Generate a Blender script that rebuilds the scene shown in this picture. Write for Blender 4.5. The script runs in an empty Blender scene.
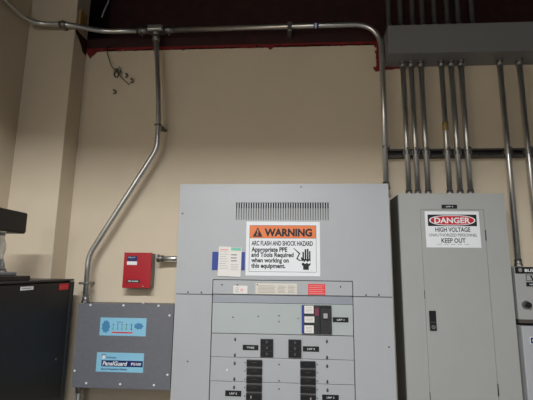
import bpy, bmesh, math, random
from mathutils import Vector, Matrix
random.seed(4)
S = bpy.context.scene
COL = S.collection
PI = math.pi

# ------------------------------------------------------------------ materials
def lin(c):
    return tuple(((v/255)/12.92 if v/255 <= .04045 else ((v/255+.055)/1.055)**2.4) for v in c)
def mat(name, rgb, rough=.5, metal=0., noise=0., nscale=30., bump=0., bscale=200., spec=.5, trans=0., alpha=1.):
    m = bpy.data.materials.new(name); m.use_nodes = True
    nt = m.node_tree; b = nt.nodes['Principled BSDF']
    c = lin(rgb)
    b.inputs['Roughness'].default_value = rough
    b.inputs['Metallic'].default_value = metal
    b.inputs['Specular IOR Level'].default_value = spec
    b.inputs['Transmission Weight'].default_value = trans
    tc = nt.nodes.new('ShaderNodeTexCoord')
    if noise:
        n = nt.nodes.new('ShaderNodeTexNoise'); n.inputs['Scale'].default_value = nscale; n.inputs['Detail'].default_value = 5
        nt.links.new(tc.outputs['Object'], n.inputs['Vector'])
        r = nt.nodes.new('ShaderNodeValToRGB')
        r.color_ramp.elements[0].position = .3; r.color_ramp.elements[1].position = .7
        r.color_ramp.elements[0].color = (*[v*(1-noise) for v in c], 1)
        r.color_ramp.elements[1].color = (*[min(1, v*(1+noise)) for v in c], 1)
        nt.links.new(n.outputs['Fac'], r.inputs['Fac']); nt.links.new(r.outputs['Color'], b.inputs['Base Color'])
    else:
        b.inputs['Base Color'].default_value = (*c, 1)
    if bump:
        n2 = nt.nodes.new('ShaderNodeTexNoise'); n2.inputs['Scale'].default_value = bscale; n2.inputs['Detail'].default_value = 3
        nt.links.new(tc.outputs['Object'], n2.inputs['Vector'])
        bp = nt.nodes.new('ShaderNodeBump'); bp.inputs['Strength'].default_value = bump; bp.inputs['Distance'].default_value = .002
        nt.links.new(n2.outputs['Fac'], bp.inputs['Height']); nt.links.new(bp.outputs['Normal'], b.inputs['Normal'])
    return m
M = {
 'wall': mat('beige_paint', (218,203,179), .75, noise=.025, nscale=3, bump=.25, bscale=120),
 'column': mat('column_paint', (218,203,179), .75, noise=.02, nscale=3, bump=.2, bscale=120),
 'wall2': mat('off_white_paint', (135,133,130), .75, noise=.02, nscale=3),
 'floor': mat('grey_concrete', (96,95,93), .6, noise=.1, nscale=4),
 'dark': mat('dark_soffit', (20,15,13), .9, noise=.2, nscale=6),
 'maroon': mat('maroon_primer', (50,20,19), .75, noise=.35, nscale=14),
 'sealant': mat('red_sealant', (122,24,24), .55, noise=.3, nscale=40, bump=.6, bscale=60),
 'wood': mat('blocking_wood', (170,135,80), .8, noise=.15, nscale=20),
 'panel': mat('light_grey_enamel', (179,181,184), .38, noise=.012, nscale=8, bump=.04, bscale=400),
 'panel2': mat('pale_grey_green_enamel', (180,187,186), .4, noise=.01, nscale=8),
 'strip': mat('blue_grey_enamel', (140,145,153), .4),
 'cab': mat('grey_enamel', (170,171,168), .38, noise=.015, nscale=8, bump=.04, bscale=400),
 'cabside': mat('grey_box_enamel', (120,118,112), .5),
 'enc': mat('dark_enclosure_paint', (84,82,76), .6),
 'brown': mat('gap_shade_brown', (84,76,70), .6),
 'seam': mat('seam_shadow_gap', (92,92,94), .8),
 'hole': mat('vent_interior', (14,14,15), .9),
 'surge': mat('dark_grey_enamel', (112,113,119), .5, noise=.05, nscale=60, bump=.1, bscale=500),
 'steel': mat('galvanised_conduit', (205,205,203), .30, .88, noise=.08, nscale=25),
 'fitting': mat('zinc_fitting', (150,148,145), .5, 1., noise=.1, nscale=40),
 'dimmed': mat('shade_dimmed_conduit', (66,64,62), .6, .3, noise=.15, nscale=20),  # conduit above the wireway, with the dimness up there put into its colour
 'strut': mat('strut_steel', (92,90,88), .5, .7, noise=.15, nscale=30),
 'trough': mat('wireway_grey', (126,127,128), .5, noise=.04, nscale=6),
 'chrome': mat('bright_screw', (225,225,225), .25, 1.),
 'screw': mat('dull_screw', (85,83,84), .5, .6),
 'black': mat('black_plastic', (22,22,24), .45),
 'rack': mat('black_rack_enamel', (13,13,15), .5, noise=.1, nscale=30),
 'rackfr': mat('black_rack_frame', (38,40,44), .4),
 'white': mat('white_vinyl', (238,240,243), .5),
 'paper': mat('white_paper', (236,232,226), .8),
 'cream': mat('cream_paper', (222,216,204), .7),
 'ink': mat('black_ink', (25,24,26), .6),
 'grink': mat('grey_ink', (140,135,130), .7),
 'orange': mat('warning_orange', (236,126,66), .5),
 'red': mat('label_red', (205,30,45), .5),
 'redbox': mat('red_enamel', (176,20,38), .35, noise=.04, nscale=20),
 'pinkred': mat('coral_label', (236,72,72), .55),
 'pink': mat('pink_paper', (240,190,195), .7),
 'blue': mat('royal_blue_plastic', (45,68,150), .5),
 'navy': mat('navy_ink', (28,38,100), .5),
 'ltblue': mat('light_blue_vinyl', (146,205,230), .45),
 'medblue': mat('medium_blue_ink', (75,140,185), .5),
 'green': mat('green_ink', (90,150,110), .6),
 'mint': mat('mint_ink', (130,205,180), .7),
 'yellow': mat('yellow_tape', (165,140,88), .6),
 'wirei': mat('green_wire', (48,56,44), .5),
 'clear': mat('clear_plastic', (235,238,238), .08, trans=.92),
 'silver': mat('silver_plastic', (120,120,122), .4),
 'brkr': mat('breaker_black', (46,45,48), .5),
 'handle': mat('breaker_handle', (72,71,74), .4),
 'lthandle': mat('light_handle', (175,172,170), .5),
 'magenta': mat('magenta_ink', (130,50,75), .5),
}

# ------------------------------------------------------------------ mesh builder
class MB:
    def __init__(s): s.bm = bmesh.new(); s.mats = []
    def mi(s, m):
        m = M[m] if isinstance(m, str) else m
        if m not in s.mats: s.mats.append(m)
        return s.mats.index(m)
    def box(s, x0,x1,y0,y1,z0,z1, m, bev=0., rot=None):
        i = s.mi(m); b = bmesh.new()
        bmesh.ops.create_cube(b, size=1)
        bmesh.ops.scale(b, vec=(x1-x0,y1-y0,z1-z0), verts=b.verts)
        if bev: bmesh.ops.bevel(b, geom=b.edges[:], offset=bev, segments=2, affect='EDGES', profile=.5)
        if rot: bmesh.ops.transform(b, matrix=rot, verts=b.verts)
        bmesh.ops.translate(b, vec=((x0+x1)/2,(y0+y1)/2,(z0+z1)/2), verts=b.verts)
        return s._merge(b, i)
    def _merge(s, b, i, smooth=False):
        vm = {}
        for v in b.verts: vm[v] = s.bm.verts.new(v.co)
        for f in b.faces:
            try: nf = s.bm.faces.new([vm[v] for v in f.verts])
            except ValueError: continue
            nf.material_index = i; nf.smooth = smooth or f.smooth
        b.free(); return s
    def cyl(s, p0, p1, r, m, seg=20, r2=None, smooth=True):
        i = s.mi(m); p0, p1 = Vector(p0), Vector(p1); d = p1-p0; b = bmesh.new()
        bmesh.ops.create_cone(b, cap_ends=True, segments=seg, radius1=r, radius2=r if r2 is None else r2, depth=d.length)
        for f in b.faces: f.smooth = smooth and len(f.verts) == 4
        q = d.to_track_quat('Z','Y').to_matrix().to_4x4()
        bmesh.ops.transform(b, matrix=Matrix.Translation((p0+p1)/2) @ q, verts=b.verts)
        return s._merge(b, i)
    def tube(s, pts, r, m, seg=14):
        i = s.mi(m); pts = [Vector(p) for p in pts]; rings = []
        t = (pts[1]-pts[0]).normalized(); n = t.orthogonal().normalized()
        for k, p in enumerate(pts):
            if k == 0: tk = (pts[1]-pts[0]).normalized()
            elif k == len(pts)-1: tk = (pts[-1]-pts[-2]).normalized()
            else: tk = ((pts[k+1]-p).normalized()+(p-pts[k-1]).normalized()).normalized()
            n = (n - tk*n.dot(tk)).normalized(); bn = tk.cross(n)
            rings.append([s.bm.verts.new(p + (n*math.cos(a)+bn*math.sin(a))*r) for a in [2*PI*j/seg for j in range(seg)]])
        for a, b in zip(rings, rings[1:]):
            for j in range(seg):
                f = s.bm.faces.new((a[j], a[(j+1)%seg], b[(j+1)%seg], b[j])); f.material_index = i; f.smooth = True
        for rg in (rings[0][::-1], rings[-1]):
            f = s.bm.faces.new(rg); f.material_index = i
        return s
    def poly(s, pts, m):            # one flat polygon
        f = s.bm.faces.new([s.bm.verts.new(p) for p in pts]); f.material_index = s.mi(m); return s
    def prism(s, pts, d, m):        # polygon extruded along vector d
        i = s.mi(m); d = Vector(d); a = [s.bm.verts.new(p) for p in pts]; b = [s.bm.verts.new(Vector(p)+d) for p in pts]
        s.bm.faces.new(a).material_index = i; s.bm.faces.new(b[::-1]).material_index = i
        for k in range(len(a)):
            s.bm.faces.new((a[k], b[k], b[(k+1)%len(a)], a[(k+1)%len(a)])).material_index = i
        return s
    def text(s, txt, m, fn, u0,u1,v0,v1, bold=.0, shear=0., caps=None):
        """lettering fitted into u0..u1 wide, v0 (base line)..v1 (top of the capitals); fn(u,v) -> point"""
        c = bpy.data.curves.new('t','FONT'); c.body = txt; c.offset = bold; c.shear = shear; c.resolution_u = 3; c.fill_mode = 'FRONT'
        o = bpy.data.objects.new('t', c); COL.objects.link(o)
        bpy.context.view_layer.update()
        me = o.evaluated_get(bpy.context.evaluated_depsgraph_get()).to_mesh()
        xs = [v.co.x for v in me.vertices]; x0, x1 = min(xs), max(xs); H = .70
        i = s.mi(m); vs = [s.bm.verts.new(fn(u0+(v.co.x-x0)/(x1-x0)*(u1-u0), v0+v.co.y/H*(v1-v0))) for v in me.vertices]
        for p in me.polygons:
            try: f = s.bm.faces.new([vs[k] for k in p.vertices]); f.material_index = i
            except ValueError: pass
        o.to_mesh_clear(); bpy.data.objects.remove(o); bpy.data.curves.remove(c)
        return s
    def build(s, name, parent=None, org=(0,0,0)):
        loc = Vector(org)
        if parent is not None:
            loc = Vector((0,0,0)); q = parent
            while q is not None: loc += q.location; q = q.parent
        bmesh.ops.translate(s.bm, vec=-loc, verts=s.bm.verts)
        me = bpy.data.meshes.new(name); s.bm.normal_update(); s.bm.to_mesh(me); s.bm.free()
        for m in s.mats: me.materials.append(m)
        o = bpy.data.objects.new(name, me); COL.objects.link(o)
        if parent is not None: o.parent = parent
        else: o.location = loc
        return o
def thing(name, label, cat, loc, group=None):
    o = bpy.data.objects.new(name, None); o.empty_display_size = .1; COL.objects.link(o); o.location = loc
    return tag(o, label, cat, group)
def tag(o, label, cat, group=None):
    o['label'] = label; o['category'] = cat
    if group: o['group'] = group
    return o
def struct(o): o['kind'] = 'structure'; return o
def fillet(pts, r, n=8):
    """round the corners of a polyline"""
    P = [Vector(p) for p in pts]; out = [P[0]]
    for k in range(1, len(P)-1):
        a, b, c = P[k-1], P[k], P[k+1]; rr = r[k-1] if isinstance(r, (list, tuple)) else r
        u, w = (a-b).normalized(), (c-b).normalized(); ang = u.angle(w)
        d = min(rr/math.tan(ang/2), (a-b).length*.49, (c-b).length*.49)
        p0, p2 = b+u*d, b+w*d
        for j in range(n+1):
            t = j/n; out.append(p0*(1-t)**2 + b*2*t*(1-t) + p2*t*t)
    out.append(P[-1]); return out

# ------------------------------------------------------------------ setting
W = 2.04            # inner face of the back wall
XL, XR, YB, ZC = -1.42, 3.2, -3.2, 3.9
ZW = 2.815          # where the painted wall stops
struct(MB().box(XL-.1, XR+.1, YB-.1, W+.6, -.1, 0, 'floor').build('floor'))
struct(MB().box(XL-.1, XR+.1, YB-.1, W+.6, ZC, ZC+.1, 'dark').build('ceiling'))
struct(MB().box(XL-.1, XL, YB, W+.5, 0, ZC, 'wall').build('wall_left'))
struct(MB().box(XR, XR+.1, YB, W+.5, 0, ZC, 'wall2').build('wall_right'))
struct(MB().box(XL, XR, YB-.1, YB, 0, ZC, 'wall2').build('wall_front'))
w = MB()
w.box(XL, .463, W, W+.12, 0, ZW, 'wall'); w.box(.463, .60, W, W+.12, 0, 2.66, 'wall'); w.box(.60, XR, W, W+.12, 0, 2.69, 'wall')
struct(w.build('wall_back'))
# boxed-out chase in the left corner
struct(MB().box(XL, -1.161, 1.91, W, 0, ZC, 'column', bev=.004).build('trim_1'))
# primed steel beam over the wall
b = MB()
b.box(XL, XR, W-.0, W+.30, 2.80, 2.885, 'maroon'); b.box(.47, XR, W+.002, W+.3, 2.66, 2.81, 'maroon')
b.box(XL, XR, W+.25, W+.29, 2.885, ZC, 'maroon')
b.bm.verts.ensure_lookup_table()
struct(b.build('trim_2'))
# ragged red sealant line along the top of the painted wall
sl = MB()
def ragged(x0, x1, z, amp, drips=()):
    n = int((x1-x0)/.012); low = []
    for k in range(n+1):
        x = x0+(x1-x0)*k/n; zz = z - amp*random.random()
        for dx, dl, dw in drips: zz -= dl*max(0, 1-abs(x-dx)/dw)
        low.append((x, W-.006, zz))
    for a, c in zip(low, low[1:]):
        sl.prism([(a[0],W-.006,z+.007),(c[0],W-.006,z+.007),(c[0],W-.006,c[2]),(a[0],W-.006,a[2])][::-1], (0,.008,0), 'sealant')
ragged(-1.158, .456, ZW-.004, .014, [(-1.135,.05,.03),(-1.11,.02,.02),(.03-.3,.015,.012),(-.12,.02,.014),(-.62,.008,.05)])
ragged(.43, .60, 2.664, .012, [(.45,.012,.02)])
for k in range(14):
    z0 = 2.66+k*.0115; xx = .438+.012*random.random()
    sl.box(xx, .468, W-.007, W+.002, z0, z0+.0125, 'sealant')
sl.prism([(-1.1605,1.915,2.862),(-1.1605,1.915,2.845),(-1.1605,1.955,2.825),(-1.1605,1.985,2.80),(-1.1605,2.0,2.78),(-1.1605,2.035,2.775),(-1.1605,2.035,2.865)],(.002,0,0),'maroon')
struct(sl.build('trim_3'))
struct(MB().box(-1.1605, -1.148, 1.93, 2.0, 2.90, 2.99, 'wood', bev=.002).build('trim_4'))

# ------------------------------------------------------------------ conduit helpers
def strap(t, p, axis, r, side=1):
    """one-hole strap round a conduit at p; axis 'x' or 'z'; screwed to the wall behind"""
    s_ = MB(); x, y, z = p; hw = .009
    if axis == 'z':
        pts = [(x+math.cos(a)*(r+.002), y-math.sin(a)*(r+.002)) for a in [PI*j/12 for j in range(13)]]
        for (a, b), (c, d) in zip(pts, pts[1:]): s_.poly([(a,b,z-hw),(a,b,z+hw),(c,d,z+hw),(c,d,z-hw)], 'fitting')
        s_.box(x+side*r*1.0-.0 if side > 0 else x-r-.03, x+r+.03 if side > 0 else x-r, y-.001, y+.002, z-hw, z+hw, 'fitting')
        s_.cyl((x+side*(r+.017), y-.006, z), (x+side*(r+.017), y-.001, z), .006, 'screw', 8)
    else:
        pts = [(z+math.cos(a)*(r+.002), y-math.sin(a)*(r+.002)) for a in [PI*j/12 for j in range(13)]]
        for (a, b), (c, d) in zip(pts, pts[1:]): s_.poly([(x-hw,b,a),(x+hw,b,a),(x+hw,d,c),(x-hw,d,c)][::-1], 'fitting')
        s_.box(x-hw, x+hw, y-.001, y+.002, z+side*r if side > 0 else z-r-.03, z+r+.03 if side > 0 else z-r, 'fitting')
        s_.cyl((x, y-.006, z+side*(r+.017)), (x, y-.001, z+side*(r+.017)), .006, 'screw', 8)
    s_.build('strap', t)
def connector(t, p, d, r, name='connector'):
    """set screw connector: sleeve, wide ring and locknut"""
    p, d = Vector(p), Vector(d)
    c = MB(); c.cyl(p, p+d*.032, r*1.22, 'fitting'); c.cyl(p+d*.001, p+d*.009, r*1.5, 'fitting', 8, smooth=False)
    c.cyl(p+d*.02+Vector((0,-r*1.1,0)), p+d*.02+Vector((0,-r*1.55,0)), r*.28, 'fitting', 8)
    c.build(name, t)

# long conduit along the top of the wall
zc = 2.882; t = thing('electrical_conduit', 'long bent metal conduit running across the dark beam and down into the big panel', 'conduit', (-.744, 1.98, zc), 'galvanised conduits')
R1 = .0135
mb = MB()
mb.tube(fillet([(-1.372,.4,zc-.021),(-1.375,1.86,zc-.021),(-1.17,1.872,zc-.021),(-1.05,1.975,zc),(-.78,1.98,zc)], [.13,.2,.2], 10), R1, 'steel')
mb.build('pipe', t)
mb = MB()
mb.tube(fillet([(-.71,1.98,zc),(.462,1.98,zc+.004),(.463,1.98,2.55),(.457,1.975,1.99)], [.15, .5], 12), R1, 'steel')
mb.build('pipe', t)
# T-shaped conduit body with its two couplings
tb = MB(); tb.box(-.787,-.698,1.955,2.005,zc-.014,zc+.022,'fitting',bev=.006)
tb.cyl((-.742,1.98,zc-.03),(-.742,1.98,zc),.017,'fitting')
bd = tb.build('conduit_body', t)
MB().box(-.78,-.705,1.949,1.956,zc-.008,zc+.016,'steel',bev=.002).build('cover_plate', bd)
for x0, x1 in ((-.85,-.785),(-.70,-.645)):
    c = MB(); c.cyl((x0,1.98,zc),(x1,1.98,zc),R1*1.25,'fitting'); c.cyl((x0+.012,1.98,zc),(x0+.02,1.98,zc),R1*1.5,'fitting',8)
    c.cyl((x0+.03,1.98,zc-.015),(x0+.03,1.98,zc-.03),.004,'fitting',8); c.build('coupling', t)
zd = zc-.020; c = MB(); c.cyl((-1.225,1.872,zd),(-1.19,1.872,zd),R1*1.25,'fitting'); c.cyl((-1.21,1.872,zd+.008),(-1.21,1.872,zd+.024),.004,'fitting',8)
c.box(-1.214,-1.200,1.868,1.909,zd-.017,zd+.017,'fitting',bev=.003); c.build('strap', t)
MB().box(-.027,-.005,1.964,2.039,zc-.03,zc+.022,'fitting',bev=.003).build('beam_clamp', t)
c = MB(); c.cyl((.112,1.98,zc+.003),(.138,1.98,zc+.003),R1*1.04,'blue'); c.cyl((.118,1.98,zc+.003),(.128,1.98,zc+.003),R1*1.07,'white'); c.build('tape_marker', t)
connector(t, (.457,1.975,1.997), (0,0,1), R1)
c = MB(); c.box(.446,.482,1.964,1.978,2.203,2.216,'fitting',bev=.002); c.box(.474,.482,1.97,2.0,2.203,2.216,'fitting'); c.build('strap', t)

# conduit dropping from the tee to the surge box
t = thing('electrical_conduit', 'bent metal conduit dropping diagonally from the tee fitting to the dark grey box', 'conduit', (-1.003,1.95,1.44), 'galvanised conduits')
drop = [(-.742,1.98,zc-.028),(-.735,1.972,2.80),(-.700,1.95,2.52),(-.688,1.95,2.34),(-.69,1.95,2.20),(-1.0,1.95,1.66),(-.998,1.95,1.435)]
MB().tube(fillet(drop, [.25,.4,.4,.14,.16], 8), R1, 'steel').build('pipe', t)
connector(t, (-.998,1.95,1.435), (0,0,1), R1*.95)
c = MB(); c.cyl((-.741,1.979,2.845),(-.738,1.976,2.815),R1*1.35,'fitting'); c.cyl((-.741,1.979,2.84),(-.7405,1.979,2.83),R1*1.6,'fitting',8); c.build('connector', t)
c = MB(); c.box(-1.016,-.984,1.935,1.97,1.521,1.532,'fitting',bev=.003); c.box(-1.010,-1.002,1.96,W-.001,1.521,1.532,'fitting'); c.box(-1.036,-1.018,1.948,1.956,1.521,1.532,'fitting'); c.cyl((-1.032,1.944,1.527),(-1.032,1.95,1.527),.004,'screw',8)
c.build('strap', t)
c = MB(); c.box(-.706,-.673,1.934,W-.001,2.324,2.332,'strut',bev=.002); c.build('strap', t)
# stub below the surge box
t = thing('electrical_conduit', 'short metal conduit running down from the underside of the dark grey box', 'conduit', (-.99,1.98,0), 'galvanised conduits')
MB().tube([(-1.0,1.965,.002),(-1.0,1.965,1.057)], R1*.9, 'steel').build('pipe', t)
connector(t, (-1.0,1.965,1.057), (0,0,-1), R1*.9)
# short run between red box and panel
t = thing('electrical_conduit', 'short horizontal metal conduit joining the red box to the big panel', 'conduit', (-.62,1.99,1.648), 'galvanised conduits')
MB().tube([(-.6675,1.985,1.650),(-.533,1.985,1.650)], R1*.95, 'steel').build('pipe', t)
connector(t, (-.6675,1.985,1.650), (1,0,0), R1*.98)

# ------------------------------------------------------------------ surface wireway and its conduits
t = thing('wireway', 'long grey metal wiring trough high on the wall above the row of conduits', 'wireway', (.49,W,2.68))
wy = 1.90
MB().box(.486, 2.3, wy, W-.001, 2.668, 2.818, 'trough', bev=.002).build('body', t)
MB().box(.485, 2.3, wy-.004, wy+.001, 2.667, 2.821, 'trough', bev=.0015).build('cover', t)
MB().box(.480, .488, wy-.003, W-.001, 2.665, 2.822, 'trough', bev=.001).build('end_cap', t)
# strut channel
t = thing('strut_channel', 'dark horizontal steel strut channel fixed across the wall behind the vertical conduits', 'strut', (.482,W,2.165))
m_ = MB(); zs0, zs1 = 2.165, 2.206
m_.box(.482, 2.3, W-.003, W-.0005, zs0, zs1, 'strut'); m_.box(.482, 2.3, W-.041, W-.001, zs0, zs0+.003, 'strut'); m_.box(.482, 2.3, W-.041, W-.001, zs1-.003, zs1, 'strut')
m_.box(.482, 2.3, W-.041, W-.038, zs0, zs0+.0095, 'strut'); m_.box(.482, 2.3, W-.041, W-.038, zs1-.0095, zs1, 'strut')
m_.build('channel', t)

def vconduit(x, z0, z1, label, r=.0128, y=1.983, clamp=True, bottom=True, top=True, yellow=None, pm='steel'):
    t = thing('vertical_conduit', label, 'conduit', (x, y, z0), 'vertical conduits on the right')
    MB().tube([(x,y,z0+.001),(x,y,z1-.001)], r, pm).build('pipe', t)
    if bottom: connector(t, (x,y,z0+.001), (0,0,1), r)
    if top: connector(t, (x,y,z1-.001), (0,0,-1), r)
    if clamp:
        c = MB()
        pts = [(x+math.cos(a)*(r+.002), y-math.sin(a)*(r+.002)) for a in [PI*j/10 for j in range(11)]]
        for (a, b), (c_, d) in zip(pts, pts[1:]): c.poly([(a,b,2.170),(a,b,2.192),(c_,d,2.192),(c_,d,2.170)], 'fitting')
        for sx in (-1, 1): c.box(x+sx*(r+.003)-.003, x+sx*(r+.003)+.003, y-.003, 1.9995, 2.170, 2.192, 'fitting')
        c.cyl((x-.004,y-r-.004,2.2),(x+.012,y-r-.004,2.2),.0035,'chrome' if yellow == 'bolt' else 'fitting',8)
        c.box(x-.008, x+.008, y-r-.009, y-r-.002, 2.192, 2.204, 'chrome' if yellow == 'bolt' else 'fitting', bev=.001)
        c.build('strut_clamp', t)
    if yellow and yellow != 'bolt':
        MB().cyl((x,y,yellow-.022),(x,y,yellow+.022), r*1.12, 'yellow').build('tape_band', t)
    return t
ZB = 1.957
names = ['left conduit of the left three rising from the sign-bearing cabinet',
         'middle conduit of the left three rising from the sign-bearing cabinet',
         'right conduit of the left three rising from the sign-bearing cabinet',
         'conduit with yellow band, left of the second three above the cabinet',
         'middle conduit of the second three rising from the sign-bearing cabinet',
         'conduit with bright clamp bolt, right of the second three above the cabinet']
for k, x in enumerate((.568,.610,.660,.762,.811,.860)):
    vconduit(x, ZB, 2.668, names[k], yellow={3:2.315, 5:'bolt'}.get(k))
vconduit(1.052, 1.628, 2.668, 'conduit dropping past the cabinet into the small box with round knob')
vconduit(1.148, 1.628, 2.668, 'rightmost vertical conduit, at the right edge of the photo')
order = ['first','second','third','fourth','fifth','sixth','seventh','eighth']
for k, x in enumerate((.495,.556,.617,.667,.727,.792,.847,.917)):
    vconduit(x+.005, 2.822, 3.88, f'{order[k]} from left of eight dim conduits rising above the wiring trough', clamp=False, top=False, y=1.955, pm='dimmed')

# ------------------------------------------------------------------ main switchboard panel
px0, px1, py, pz = -.530, .438, 1.85, 1.996
cx0, cx1 = -.359, .265
t = thing('switchboard', 'large light grey breaker panel with orange warning sign and vent slots', 'electrical panel', (-.046, W, 0)); PANEL = t
MB().box(px0+.003, px1-.003, py+.02, W-.002, .0, pz-.002, 'panel', bev=.003).build('enclosure', t)
# upper cover with a field of vertical slots cut through it
uc = MB(); yf, yb = py, py+.003
sx0, sx1, sz0, sz1 = -.262, .171, 1.826, 1.909; ns = 38; pitch = (sx1-sx0)/ns
def fb(x0,x1,z0,z1,y0=yf,y1=py+.02,m='panel',bev=0): uc.box(x0,x1,y0,y1,z0,z1,m,bev)
fb(px0, px1, sz1, pz); fb(px0, sx0, 1.556, sz1); fb(sx1, px1, 1.556, sz1); fb(sx0, sx1, 1.556, sz0)
fb(px0, cx0-.002, 1.49, 1.556); fb(cx1+.002, px1, 1.49, 1.556)
for k in range(ns): fb(sx0+k*pitch+.0058, sx0+(k+1)*pitch, sz0, sz1, y1=yf+.0025)
o = uc.build('upper_cover', t)
v = MB(); v.box(sx0, sx1, py+.014, py+.018, sz0, sz1, 'hole'); v.build('vent_backing', o)
v = MB()
v.prism([(sx0,yf+.003,sz0),(sx0,yf+.012,sz1-.026),(sx0,yf+.013,sz1-.026),(sx0,yf+.013,sz0)], (sx1-sx0,0,0), 'cabside'); v.build('vent_louvre', o)
# the seam gaps: side trims stand 2 mm apart from the cover
MB().box(px0, cx0-.002, py, py+.02, .08, 1.4865, 'panel', bev=.0012).build('side_trim', t)
MB().box(cx1+.002, px1, py, py+.02, .08, 1.4865, 'panel', bev=.0012).build('side_trim', t)
MB().box(px0+.001, px1-.001, py+.012, py+.021, 1.484, 1.492, 'seam').build('seam_gap', t)
MB().box(cx0-.004, cx1+.004, py+.012, py+.021, .08, 1.558, 'seam').build('inner_recess', t)
MB().box(cx0+.001, cx1-.001, py+.001, py+.012, 1.4915, 1.5525, 'panel', bev=.001).build('label_strip', t)
MB().prism([(cx0+.001,py+.0125,1.4905),(cx0+.001,py+.010,1.4905),(cx0+.001,py+.004,1.4545),(cx0+.001,py+.0125,1.4545)], (cx1-cx0-.002,0,0), 'strip').build('filler_strip', t)
for z0, z1, m in ((1.3225,1.4525,'panel2'),(1.2225,1.3195,'panel'),(1.1225,1.2205,'panel'),(.93,1.1205,'panel'),(.10,.927,'panel')):
    MB().box(cx0+.0015, cx1-.0015, py+.002, py+.013, z0, z1, m, bev=.001).build('breaker_cover', t)
PF = py+.002
# coarse px -> metre on the breaker covers was measured on the photograph; positions below are metres
def scr(x, z, m='screw', r=.004, y=PF, name='screw'):
    c = MB(); c.cyl((x, y-.003, z), (x, y+.002, z), r, m, 10); c.box(x-r*.9, x+r*.9, y-.0034, y-.003, z-.0006, z+.0006, 'ink'); c.build(name, t)
def slotscr(x, z):
    c = MB(); c.cyl((x, PF-.0015, z-.003), (x, PF+.002, z-.003), .0048, 'screw', 10); c.cyl((x, PF-.002, z+.003), (x, PF+.002, z+.003), .004, 'screw', 10); c.build('screw', t)
for x, z in ((-.252,1.297),(-.252,1.231),(-.252,1.197),(-.252,1.132),(-.252,1.098)): slotscr(x, z)
for x, z in ((.149,1.297),(.149,1.231),(.149,1.195),(.149,1.132),(.149,1.098)): slotscr(x, z)
for z in (1.197, 1.130, 1.097): scr(-.058, z, r=.003)
scr(-.152,1.397,r=.003); scr(-.060,1.401,'ink',r=.003); scr(-.060,1.376,'ink',r=.003); scr(-.264,1.391,r=.003); scr(.024,1.391,r=.0025)
scr(-.285,1.168,'white',r=.005)
for x, z, m in ((-.513,1.856,'screw'),(-.471,1.497,'screw'),(-.41,1.497,'screw'),(.322,1.496,'screw'),(.378,1.497,'ink'),(.04,1.982,'cabside'),(.413,1.28,'screw'),(-.46,1.2,'cabside')): scr(x, z, m, r=.0035, y=py)
for x, z in ((-.318,1.532),(.212,1.530),(-.247,1.532)): scr(x, z, r=.0035, y=py+.001)

# --- large branch breaker
bx0, bx1, bz0, bz1 = .040, .170, 1.329, 1.449
b_ = MB(); b_.box(bx0, bx1, PF-.012, PF+.002, bz0, bz1, 'brkr', bev=.002)
o = b_.build('main_breaker', t)
fy = PF-.0125
MB().box(bx0, bx0+.010, fy-.001, fy+.002, bz0+.001, bz1-.001, 'blue').build('edge_stripe', o)
for x0,x1,z0,z1 in ((bx0+.0115,.092,1.414,1.447),(.052,.095,1.376,1.402),(bx0+.0115,.092,1.331,1.364)):
    l = MB(); l.box(x0,x1,fy-.001,fy+.002,z0,z1,'paper')
    for q in range(4): l.box(x0+.006,x1-.006,fy-.0013,fy,z0+.006+q*.006,z0+.0072+q*.006,'grink')
    l.build('rating_label', o)
MB().box(.098,.114,fy-.001,fy+.002,1.405,1.437,'magenta').build('rating_label', o)
MB().box(.118,.122,fy-.002,fy+.002,bz0+.004,bz1-.004,'black').build('escutcheon', o)
h = MB(); h.box(.134,.152,fy-.014,fy+.002,1.395,1.416,'lthandle',bev=.002); h.build('breaker_handle', o)
MB().box(.124,.166,fy-.001,fy+.002,1.438,1.447,'black').build('escutcheon', o)

def nameplate(x0, x1, z0, z1, txt, par=None, y=PF):
    n = MB(); n.box(x0,x1,y-.002,y+.001,z0,z1,'black',bev=.0005)
    w_, h_ = x1-x0, z1-z0
    n.text(txt,'white',lambda u,v:(u,y-.0024,v), x0+w_*.27, x1-w_*.27, z0+h_*.33, z0+h_*.67, bold=.01)
    return n.build('nameplate', par or t)
nameplate(.176,.244,1.378,1.399,'LRP 1')
nameplate(-.218,-.149,1.253,1.275,'TVSS')
nameplate(.045,.115,1.253,1.275,'LRP 3')
nameplate(-.290,-.220,1.062,1.085,'LRP 5')
nameplate(.126,.196,1.058,1.080,'LRP 2')
# --- pair of three-pole breakers
for x0, x1 in ((-.140,-.084),(-.018,.038)):
    z0, z1 = 1.228, 1.302; b_ = MB(); b_.box(x0,x1,PF-.01,PF+.002,z0,z1,'brkr',bev=.001); o = b_.build('three_pole_breaker', t)
    for k in range(3):
        zc_ = z0+(k+.5)*(z1-z0)/3; g = MB(); g.box(x0+.003,x1-.003,PF-.0108,PF-.009,zc_-.0108,zc_+.0108,'black')
        g.build('pole_face', o)
        g = MB(); g.box((x0+x1)/2-.004,(x0+x1)/2+.006,PF-.019,PF-.009,zc_-.005,zc_+.005,'handle',bev=.001); g.build('breaker_handle', o)
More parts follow.
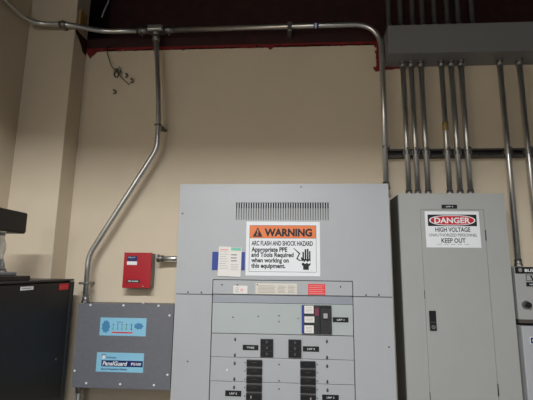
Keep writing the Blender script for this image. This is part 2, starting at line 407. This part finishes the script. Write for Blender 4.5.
# --- single-pole breakers, two columns
zrow = [1.2005, 1.1665, 1.1325, 1.0985, 1.0645]
for col, (x0, x1) in enumerate(((-.199,-.131),(.033,.099))):
    for k, z in enumerate(zrow):
        b_ = MB(); b_.box(x0,x1,PF-.010,PF+.002,z-.0135,z+.0135,'brkr',bev=.001); b_.box(x0+.002,x1-.002,PF-.0106,PF-.008,z-.0118,z+.0118,'black')
        o = b_.build('single_pole_breaker', t)
        if k == 4:
            g = MB(); hx = x0+.022 if col == 0 else x1-.022; g.box(hx-.0025,hx+.0025,PF-.018,PF-.009,z-.005,z+.005,'lthandle',bev=.0008); g.build('breaker_handle', o)
        else:
            g = MB(); hx = (x0+x1)/2; g.box(hx-.012,hx+.012,PF-.013,PF-.009,z-.004,z+.004,'black',bev=.001); g.build('breaker_handle', o)
        d = MB(); dx = x0-.007 if col == 0 else x1+.007; d.cyl((dx,PF-.001,z),(dx,PF+.001,z),.0028,'screw',8); d.build('pole_marker', t)

# --- warning sign
def frame(y, X0, X1, Z0, Z1): return lambda u, v: (X0+(X1-X0)*u, y, Z1-(Z1-Z0)*v)
def rect(mb, F, u0,u1,v0,v1,m): mb.poly([F(u0,v1),F(u1,v1),F(u1,v0),F(u0,v0)], m)
X0, X1, Z0, Z1 = -.212, .124, 1.574, 1.819; y = py-.0012
s_ = MB(); s_.box(X0,X1,y,py,Z0,Z1,'white',bev=.0004)
F1 = frame(y-.0002, X0,X1,Z0,Z1); F2 = frame(y-.0005, X0,X1,Z0,Z1); F3 = frame(y-.0008, X0,X1,Z0,Z1)
for a in ((.045,.95,.07,.0755),(.045,.95,.924,.930),(.045,.049,.07,.93),(.947,.951,.07,.93)): rect(s_, F1, *a, 'ink')
rect(s_, F1, .049,.947,.0755,.31,'orange'); rect(s_, F2, .049,.947,.308,.312,'ink')
s_.poly([F2(.09,.285),F2(.225,.285),F2(.158,.105)],'ink')
rect(s_, F3, .150,.166,.15,.225,'orange'); rect(s_, F3, .150,.166,.24,.262,'orange'); s_.poly([F3(.135,.262),F3(.15,.262),F3(.157,.19)],'orange')
tx = lambda s1,u0,u1,vb,vt,bold: s_.text(s1,'ink',F2,u0,u1,vb,vt,bold)
tx('WARNING',.25,.895,.268,.135,.045)
tx('ARC FLASH AND SHOCK HAZARD',.075,.905,.445,.362,.028)
tx('Appropriate PPE',.075,.56,.56,.478,.032); tx('and Tools Required',.075,.645,.655,.576,.032)
tx('when working on',.075,.58,.755,.676,.032); tx('this equipment.',.075,.535,.855,.776,.032)
# hand with arc pictogram
P = lambda pts: s_.poly([F2(*p) for p in pts][::-1], 'ink')
P([(.645,.485),(.735,.585),(.70,.68),(.745,.715),(.735,.73),(.68,.69),(.715,.595),(.645,.50)])
for u0,u1,vt in ((.764,.785,.56),(.794,.816,.51),(.824,.845,.505),(.852,.871,.545)):
    rect(s_, F2, u0,u1,vt,.70,'ink'); 
P([(.752,.735),(.742,.66),(.757,.655),(.768,.69),(.868,.69),(.875,.735),(.85,.715),(.835,.745),(.81,.715),(.79,.745),(.77,.72)])
P([(.755,.765),(.775,.755),(.80,.78),(.825,.755),(.845,.78),(.872,.755),(.868,.80),(.85,.815),(.845,.875),(.775,.875),(.772,.815),(.755,.80)])
rect(s_, F2, .772,.850,.875,.885,'ink')
o = s_.build('warning_sign', t); o['label'] = 'white and orange WARNING arc flash sign'
# --- papers over a blue holder
MB().box(-.366,-.216,py-.003,py,1.597,1.679,'blue',bev=.0006).build('document_holder', t)
p_ = MB(); R_ = Matrix.Rotation(math.radians(1.2),4,'Y')
p_.box(-.337,-.282,py-.005,py-.0035,1.570,1.703,'paper',rot=R_)
for q in range(8): p_.box(-.332+.002*(q%2),-.290-.006*(q%3),py-.0054,py-.0045,1.605+q*.0105,1.6062+q*.0105,'grink')
p_.box(-.330,-.292,py-.0054,py-.0045,1.687,1.690,'pinkred')
p_.build('paper_note', t)
p_ = MB(); p_.box(-.283,-.232,py-.0048,py-.0036,1.568,1.699,'paper',rot=R_); p_.box(-.280,-.2345,py-.0053,py-.004,1.685,1.698,'mint',rot=R_)
for q, z in enumerate((1.664,1.650,1.637)): p_.box(-.279,-.253,py-.0053,py-.004,z,z+.0035,'navy')
for q in range(4): p_.box(-.279,-.245,py-.0053,py-.004,1.598+q*.008,1.5992+q*.008,'grink')
p_.build('paper_note', t)
# --- labels in the strip
ly = py+.001
l = MB(); l.box(-.266,-.202,ly-.001,ly,1.494,1.529,'paper'); l.cyl((-.227,ly-.0016,1.510),(-.227,ly-.0005,1.510),.007,'pink',16)
for q in range(3): l.box(-.258,-.240,ly-.0013,ly,1.502+q*.008,1.5035+q*.008,'grink')
l.build('small_label', t)
l = MB(); l.box(-.166,.020,ly-.001,ly,1.4935,1.541,'cream')
for q in range(6):
    for a, c in ((-.154,-.075),(-.066,-.03),(-.02,.012)): l.box(a,c-.006*(q%2),ly-.0013,ly,1.500+q*.0058,1.5014+q*.0058,'grink')
l.cyl((-.158,ly-.0018,1.534),(-.158,ly-.0008,1.534),.003,'ink',8); l.build('rating_label', t)
l = MB(); l.box(.069,.145,ly-.001,ly,1.4935,1.541,'pinkred')
for q in range(5): l.box(.074,.140-.008*(q%2),ly-.0013,ly,1.499+q*.0083,1.5005+q*.0083,'pink')
l.build('red_label', t)

# ------------------------------------------------------------------ cabinet with the danger sign
dx0, dx1, dy, dz = .490, .966, 1.885, 1.957
t = thing('electrical_cabinet', 'tall grey panelboard cabinet with DANGER high voltage sign on its door', 'electrical cabinet', (.728, W, .55))
MB().box(dx0-.003, dx1-.006, dy+.006, W-.001, .56, dz-.005, 'enc', bev=.002).build('enclosure', t)
ox0, ox1, oz1, oz0 = .5865, .868, 1.881, .72
m_ = MB()
for a in ((dx0,ox0-.0012,.55,dz),(ox1+.0012,dx1,.55,dz),(ox0-.0012,ox1+.0012,oz1+.0012,dz),(ox0-.0012,ox1+.0012,.55,oz0-.0012)):
    m_.box(a[0],a[1],dy,dy+.0065,a[2],a[3],'cab')
m_.build('front_trim', t)
MB().box(ox0, ox1, dy-.0005, dy+.004, oz0, oz1, 'cab', bev=.001).build('door', t); door = t.children[-1] if t.children else None
door = [c for c in t.children if c.name.startswith('door')][0]
for z in (1.765, 1.11):
    MB().cyl((ox1+.0006,dy-.0012,z-.024),(ox1+.0006,dy-.0012,z+.024),.0026,'screw',8).build('hinge', t)
for z in (1.50, 1.075): MB().box(ox0-.0022,ox0+.0008,dy-.0012,dy+.001,z-.018,z+.018,'screw').build('latch_tab', t)
l = MB(); l.box(.5995,.6285,dy-.006,dy,1.347,1.431,'black',bev=.0015); lk = l.build('latch', door)
l = MB(); l.cyl((.6145,dy-.009,1.362),(.6145,dy-.005,1.362),.0095,'chrome',16); l.box(.6135,.6155,dy-.0094,dy-.009,1.357,1.367,'ink'); l.build('key_lock', lk)
MB().box(.603,.625,dy-.0085,dy-.005,1.380,1.385,'handle').build('latch_slide', lk)
nameplate(.683,.752,1.886,1.904,'LRP 4', t, dy)
X0, X1, Z0, Z1 = .605, .846, 1.708, 1.873; y = dy-.0017
s_ = MB(); s_.box(X0,X1,y,dy-.0005,Z0,Z1,'white',bev=.0004)
F1 = frame(y-.0002,X0,X1,Z0,Z1); F2 = frame(y-.0005,X0,X1,Z0,Z1); F3 = frame(y-.0008,X0,X1,Z0,Z1); F4 = frame(y-.0011,X0,X1,Z0,Z1)
rect(s_, F1, .05,.95,.09,.41,'ink')
def oval(F, a, b, m): s_.poly([F(.5+a*math.copysign(abs(math.cos(q))**.75,math.cos(q)), .25+b*math.copysign(abs(math.sin(q))**.9,math.sin(q))) for q in [2*PI*k/48 for k in range(48)]][::-1], m)
oval(F2, .425,.142,'white'); oval(F3,.40,.122,'red')
s_.text('DANGER','white',F4,.17,.83,.325,.175,bold=.03)
s_.text('HIGH VOLTAGE','ink',F2,.18,.82,.565,.445,bold=.02)
s_.text('UNAUTHORIZED PERSONNEL','ink',F2,.06,.94,.695,.615,bold=.0)
s_.text('KEEP OUT','ink',F2,.28,.72,.865,.745,bold=.02)
for k in range(5): rect(s_, F2, .2+k*.125,.28+k*.125,.905,.915,'grink')
o = s_.build('danger_sign', door); o['label'] = 'white, black and red DANGER HIGH VOLTAGE sign'

# ------------------------------------------------------------------ boxes at the right edge
t = thing('disconnect_box', 'small grey box with black header strip and round knob at right edge', 'electrical box', (1.14, W, 1.40))
ry = 1.90
MB().box(.988,1.30,ry,W-.001,1.398,1.627,'cab',bev=.003).build('enclosure', t)
h = MB(); h.box(.990,1.298,ry-.003,ry,1.597,1.6255,'black')
h.cyl((1.011,ry-.0042,1.612),(1.011,ry-.003,1.612),.009,'grink',16)
h.text('BUILDING MAIN','white',lambda u,v:(u,ry-.0036,v),1.030,1.20,1.6045,1.6165,bold=.03); h.build('header_plate', t)
h = MB()
for a in ((1.034,1.09,1.590,1.592),(1.034,1.09,1.565,1.567),(1.034,1.036,1.565,1.592),(1.088,1.09,1.565,1.592)): h.box(a[0],a[1],ry-.0015,ry,a[2],a[3],'ink')
h.prism([(1.052,ry-.0015,1.588),(1.058,ry-.0015,1.588),(1.068,ry-.0015,1.568),(1.060,ry-.0015,1.568)],(0,.001,0),'ink'); h.build('switch_diagram', t)
h = MB(); h.box(1.033,1.13,ry-.002,ry,1.541,1.559,'black'); h.text('MAIN SERVICE','white',lambda u,v:(u,ry-.0026,v),1.046,1.12,1.547,1.553,bold=.02); h.build('nameplate', t)
h = MB(); h.cyl((1.023,ry-.006,1.462),(1.023,ry,1.462),.0175,'fitting',24); h.cyl((1.027,ry-.020,1.462),(1.027,ry-.006,1.462),.0115,'black',20); h.build('knob', t)
MB().box(.99,1.298,ry+.004,W-.002,1.383,1.398,'brown').build('gap_shade_strip', t)  # dark strip standing in for the shaded gap between the two boxes
t = thing('disconnect_box', 'lower light grey box below the knobbed box, cut by the right edge', 'electrical box', (1.16, W, .9))
MB().box(.992,1.33,1.892,W,.85,1.372,'panel',bev=.004).build('enclosure', t)
MB().box(.971,.991,1.92,W-.002,.86,1.366,'cabside',bev=.003).build('side_channel', t)
h = MB(); h.box(1.022,1.08,1.890,1.892,1.298,1.328,'white'); h.box(1.024,1.049,1.889,1.8905,1.301,1.325,'navy'); h.box(1.031,1.040,1.888,1.8895,1.307,1.319,'white'); h.build('label', t)
MB().box(1.021,1.2,1.8905,1.892,1.03,1.165,'pink').build('paper_label', t)

# ------------------------------------------------------------------ surge protector box
sx0, sx1, sy, sz0, sz1 = -1.014, -.553, 1.92, 1.058, 1.434
t = thing('surge_protector_box', 'dark grey metal box with two light blue labels left of the panel', 'electrical box', ((sx0+sx1)/2, W, sz0))
MB().box(sx0+.003, sx1-.003, sy+.003, W-.001, sz0+.002, sz1-.002, 'surge', bev=.002).build('enclosure', t)
MB().box(sx0, sx1, sy, sy+.004, sz0, sz1, 'surge', bev=.0015).build('cover', t)
for x, z in ((-.955,1.427),(-.795,1.428),(-.627,1.429),(-.572,1.386),(-1.005,1.131),(-.568,1.125),(-.945,1.079),(-.785,1.079),(-.628,1.079)):
    c = MB(); c.cyl((x,sy-.0025,z),(x,sy+.001,z),.0048,'white',10); c.build('screw', t)
c = MB(); c.cyl((-.72,sy+.05,sz1-.003),(-.72,sy+.05,sz1+.012),.007,'cream',10); c.build('plug', t)
# upper label
X0,X1,Z0,Z1 = -.901,-.680,1.290,1.371; y = sy-.001
l = MB(); l.box(X0,X1,y,sy,Z0,Z1,'ltblue',bev=.0004); F1 = frame(y-.0003,X0,X1,Z0,Z1); F2=frame(y-.0006,X0,X1,Z0,Z1)
def blob(cu, cv, ru, rv, m, k=9):
    l.poly([F1(cu+ru*math.cos(q)*(1+.12*math.cos(k*q)), cv+rv*math.sin(q)*(1+.12*math.cos(k*q))) for q in [2*PI*j/40 for j in range(40)]][::-1], m)
blob(.13,.5,.085,.34,'medblue'); blob(.84,.45,.095,.17,'medblue',7)
l.text('Status','navy',F1,.36,.50,.27,.20)
for k, u in enumerate((.29,.385,.48,.575,.685)):
    rect(l, F1, u-.013,u+.013,.34,.38,'navy' if k < 1 else 'ink'); rect(l, F1, u-.006,u+.006,.38,.62,'green' if k < 4 else 'navy'); rect(l, F1, u-.013,u+.013,.60,.66,'green' if k < 4 else 'ink')
rect(l, F1, .27,.71,.78,.86,'pinkred'); l.text('Alarm Reset','navy',F2,.38,.60,.85,.79)
o = l.build('status_label', t); o['label'] = 'upper light blue status label'
X0,X1,Z0,Z1 = -.905,-.682,1.130,1.215
l = MB(); l.box(X0,X1,y,sy,Z0,Z1,'ltblue',bev=.0004); F1 = frame(y-.0003,X0,X1,Z0,Z1); F2=frame(y-.0006,X0,X1,Z0,Z1)
rect(l, F1, .11,.985,.40,.72,'navy')
l.text('PanelGuard','white',F2,.135,.66,.66,.45,bold=.03,shear=.2); l.text('PG100','white',F2,.74,.95,.63,.50,bold=.03)
l.poly([F2(.13,.12),F2(.19,.16),F2(.17,.34),F2(.115,.34)][::-1],'white'); l.poly([F1(.12,.08),F1(.20,.12),F1(.16,.22),F1(.11,.20)][::-1],'navy')
l.text('Technology','navy',F2,.20,.42,.30,.20,bold=.02); l.text('Surge Protection Device','navy',F2,.11,.66,.90,.79,bold=.02)
o = l.build('product_label', t); o['label'] = 'lower light blue label with navy band'

# ------------------------------------------------------------------ red box
t = thing('fire_alarm_box', 'small bright red metal box on the beige wall above the dark grey box', 'electrical box', (-.76, W, 1.51))
MB().box(-.825,-.695,1.974,W-.001,1.513,1.674,'cabside',bev=.002).build('enclosure', t)
m_ = MB(); m_.box(-.829,-.690,1.968,1.974,1.506,1.677,'redbox',bev=.0015)
m_.box(-.829,-.692,1.968,1.99,1.6755,1.677,'redbox'); cv = m_.build('cover', t)
l = MB(); l.box(-.812,-.762,1.967,1.9685,1.636,1.660,'navy'); l.box(-.812,-.762,1.967,1.9685,1.617,1.634,'white')
l.text('RELAY','white',lambda u,v:(u,1.9665,v),-.806,-.772,1.650,1.656); l.build('label', cv)
l = MB(); l.box(-.808,-.742,1.967,1.9685,1.531,1.546,'black'); l.text('FIRE ALARM','white',lambda u,v:(u,1.9665,v),-.801,-.750,1.535,1.542,bold=.02); l.build('nameplate', cv)
c = MB(); c.cyl((-.726,1.966,1.515),(-.726,1.969,1.515),.0035,'chrome',8); c.build('screw', cv)

# ------------------------------------------------------------------ rack at the left
rx, rz = -1.03, 1.545
t = thing('equipment_rack', 'black equipment rack at left edge with red and white stickers', 'cabinet', (-1.22, 1.5, 0))
MB().box(XL+.01, rx-.02, 1.00, 1.895, .0, rz-.004, 'rack', bev=.004).build('body', t)
MB().box(XL+.005, rx-.004, .995, 1.898, rz-.006, rz+.003, 'rackfr', bev=.002).build('top_panel', t)
MB().box(rx-.022, rx, 1.866, 1.896, .03, rz-.008, 'rackfr', bev=.002).build('corner_post', t)
MB().box(rx-.02, rx-.002, 1.0, 1.864, .05, rz-.012, 'rack', bev=.003).build('door', t)
door = [c for c in t.children if c.name.startswith('door')][0]
c = MB(); c.cyl((rx-.003,1.80,1.205),(rx+.002,1.80,1.205),.006,'screw',12); c.build('lock', door)
l = MB(); l.box(rx-.002,rx-.001,1.772,1.850,1.501,1.529,'red',bev=.0003)
for q in range(3): l.box(rx-.0012,rx-.0006,1.778+q*.022,1.792+q*.022,1.506,1.522,'pinkred')
l.build('red_sticker', door)
l = MB(); l.box(rx-.002,rx-.001,1.512,1.590,1.512,1.526,'white'); l.box(rx-.0012,rx-.0006,1.52,1.575,1.518,1.520,'grink'); l.build('white_sticker', door)

# things on the rack
tag(MB().box(-1.36,-1.045,1.12,1.585,rz+.003,rz+.022,'black',bev=.003).build('equipment_tray', org=(-1.2,1.35,rz+.003)), 'thin flat black slab lying on top of the black rack', 'tray')
tag(MB().box(-1.33,-1.085,1.14,1.56,rz+.022,rz+.036,'silver',bev=.004).build('silver_slab', org=(-1.2,1.3,rz+.022)), 'thin silver grey slab lying on the black slab under the clear stand', 'electronic device')
# clear wavy plastic stand
st = MB(); i = st.mi('clear'); cx_, cy_ = -1.135, 1.500; prev = None; z0, z1 = rz+.036, 1.7375
for k in range(25):
    f_ = k/24; z = z0+(z1-z0)*f_; r = .030-.006*f_+.0035*math.sin(f_*13)+(.012*(1-f_*8) if f_ < .125 else 0)
    ring = [st.bm.verts.new((cx_+r*math.cos(a), cy_+r*math.sin(a), z)) for a in [2*PI*j/24 for j in range(24)]]
    if prev:
        for j in range(24):
            f = st.bm.faces.new((prev[j],prev[(j+1)%24],ring[(j+1)%24],ring[j])); f.smooth = True; f.material_index = i
    else: st.bm.faces.new(ring[::-1])
    prev = ring
st.bm.faces.new(prev)
tag(st.build('plastic_stand', org=(cx_,cy_,z0)), 'clear wavy plastic column standing on the silver slab', 'stand')
t = thing('speaker', 'black box-shaped speaker raised on the clear plastic stand above the rack', 'speaker', (-1.2,1.35,1.74))
q = MB(); q.box(-1.20,-1.106,1.36,1.612,1.736,1.823,'black',bev=.004); q.build('housing', t)
MB().box(-1.107,-1.100,1.365,1.606,1.741,1.818,'rack',bev=.002).build('front_grille', t)

# ------------------------------------------------------------------ loose wires and hooks
Y0 = W-.006
t = tag(MB().tube(fillet([(-1.037,W-.008,2.83),(-1.032,W-.014,2.78),(-.998,Y0-.02,2.70),(-.945,Y0-.02,2.640),(-.887,Y0-.02,2.585)],.05,6),.0022,'wirei',8).build('hanging_wire',org=(-1.03,W,2.8)),
    'thin dark green wire curling down the wall below the beam at upper left', 'wire')
c = MB()
pts = [(-.962+.011*math.cos(a)*(1+.025*a), Y0-.012-.0012*a, 2.652+.020*math.sin(a)*(1+.02*a)) for a in [k*.4 for k in range(38)]]
c.tube(pts,.0024,'wirei',8); c.tube([(-.962,Y0-.016,2.66),(-.952,Y0-.02,2.695),(-.944,Y0-.012,2.665)],.0026,'wirei',8); c.build('coil', t)
def hook(x, z, label, s=1.0):
    p = [(x+.010*s*math.cos(a), W-.012-.004*math.sin(a), z+.010*s*math.sin(a)) for a in [-2.2+k*.4 for k in range(11)]]
    o = MB(); o.tube([(x-.004,W+.001,z+.008)]+p[::-1],.0030,'screw',8)
    tag(o.build('wall_hook',org=(x,W,z)), label, 'hook', 'small hooks near the green wire')
hook(-.915,2.648,'small hook closest to the coil of green wire',.9); hook(-.885,2.617,'small curled hook beside the end of the green wire'); hook(-.977,2.553,'lowest small hook, alone below the coil of green wire')
tag(MB().tube([(-1.03,1.93,2.935),(-1.018,1.925,2.97),(-1.0,1.925,3.02),(-.99,1.92,3.07),(-.985,1.92,3.2),(-.98,1.92,3.88)],.0035,'strip',8).build('hanging_cable',org=(-1.03,1.93,2.93)),
    'thin pale cable hanging in the dark above the long conduit at upper left', 'cable')

# ------------------------------------------------------------------ lights (the room's hooded lamps and an added fill light, behind the viewer)
def area(x,y,z,sx,sy,power,col=(.975,1,1.025),spread=150,rot=(0,0,0)):
    L = bpy.data.lights.new('ceiling_lamp','AREA'); L.shape = 'RECTANGLE'; L.size = sx; L.size_y = sy; L.energy = power; L.color = col; L.spread = math.radians(spread)
    o = bpy.data.objects.new('ceiling_lamp', L); COL.objects.link(o); o.location = (x,y,z); o.rotation_euler = rot; return o
def hooded(x, y, z, power, n, hood=.089, half=.25, L=1.2):
    """strip lamp with a dark box hood open at the bottom"""
    h = MB(); lx = L/2+.12; t_ = .012; zb, zt = z-hood, z+.05
    h.box(x-lx,x+lx,y-half-t_,y-half,zb,zt,'hood'); h.box(x-lx,x+lx,y+half,y+half+t_,zb,zt,'hood')
    h.box(x-lx-t_,x-lx,y-half-t_,y+half+t_,zb,zt,'hood'); h.box(x+lx,x+lx+t_,y-half-t_,y+half+t_,zb,zt,'hood')
    h.box(x-lx-t_,x+lx+t_,y-half-t_,y+half+t_,zt,zt+.01,'hood')
    for sx in (-.5,.5): h.cyl((x+sx,y,zt),(x+sx,y,ZC),.006,'hood',8)
    struct(h.build('trim_%d' % n)); area(x, y, z, L, .12, power, spread=180)  # unseen lamp hood rather than trim, shaped to cut light off the upper wall
M['hood'] = mat('dark_hood_baffle', (60,60,60), .6)
hooded(-.3,-.5,2.95,104,5, hood=.083)
hooded(1.9,-1.9,2.95,16,6,hood=.06)
pl = bpy.data.lights.new('added_fill_light','POINT'); pl.energy = 42; pl.shadow_soft_size = .12; pl.color = (1,1,1)  # unseen light added to throw conduit shadows onto the upper wall
po = bpy.data.objects.new('added_fill_light', pl); COL.objects.link(po); po.location = (-1.0,-2.7,2.25)
wd = bpy.data.worlds.new('world'); wd.use_nodes = True; S.world = wd
wd.node_tree.nodes['Background'].inputs[0].default_value = (.05,.05,.05,1)

# ------------------------------------------------------------------ camera
yaw, pit, rol, f = math.radians(3.730), math.radians(9.792), math.radians(.642), 405.
fw = Vector((-math.sin(yaw)*math.cos(pit), math.cos(yaw)*math.cos(pit), math.sin(pit)))
rt = Vector((math.cos(yaw), math.sin(yaw), 0)); up = rt.cross(fw)
r2 = rt*math.cos(rol)+up*math.sin(rol); u2 = up*math.cos(rol)-rt*math.sin(rol)
cam = bpy.data.cameras.new('camera'); cam.sensor_width = 36; cam.lens = f/533*36; cam.clip_start = .02
co = bpy.data.objects.new('camera', cam); COL.objects.link(co)
co.matrix_world = Matrix(((r2.x,u2.x,-fw.x,0),(r2.y,u2.y,-fw.y,0),(r2.z,u2.z,-fw.z,1.6),(0,0,0,1)))
S.camera = co
S.view_settings.view_transform = 'Standard'; S.view_settings.look = 'None'; S.view_settings.gamma = 1
S.view_settings.exposure = 0; S.view_settings.use_curve_mapping = False
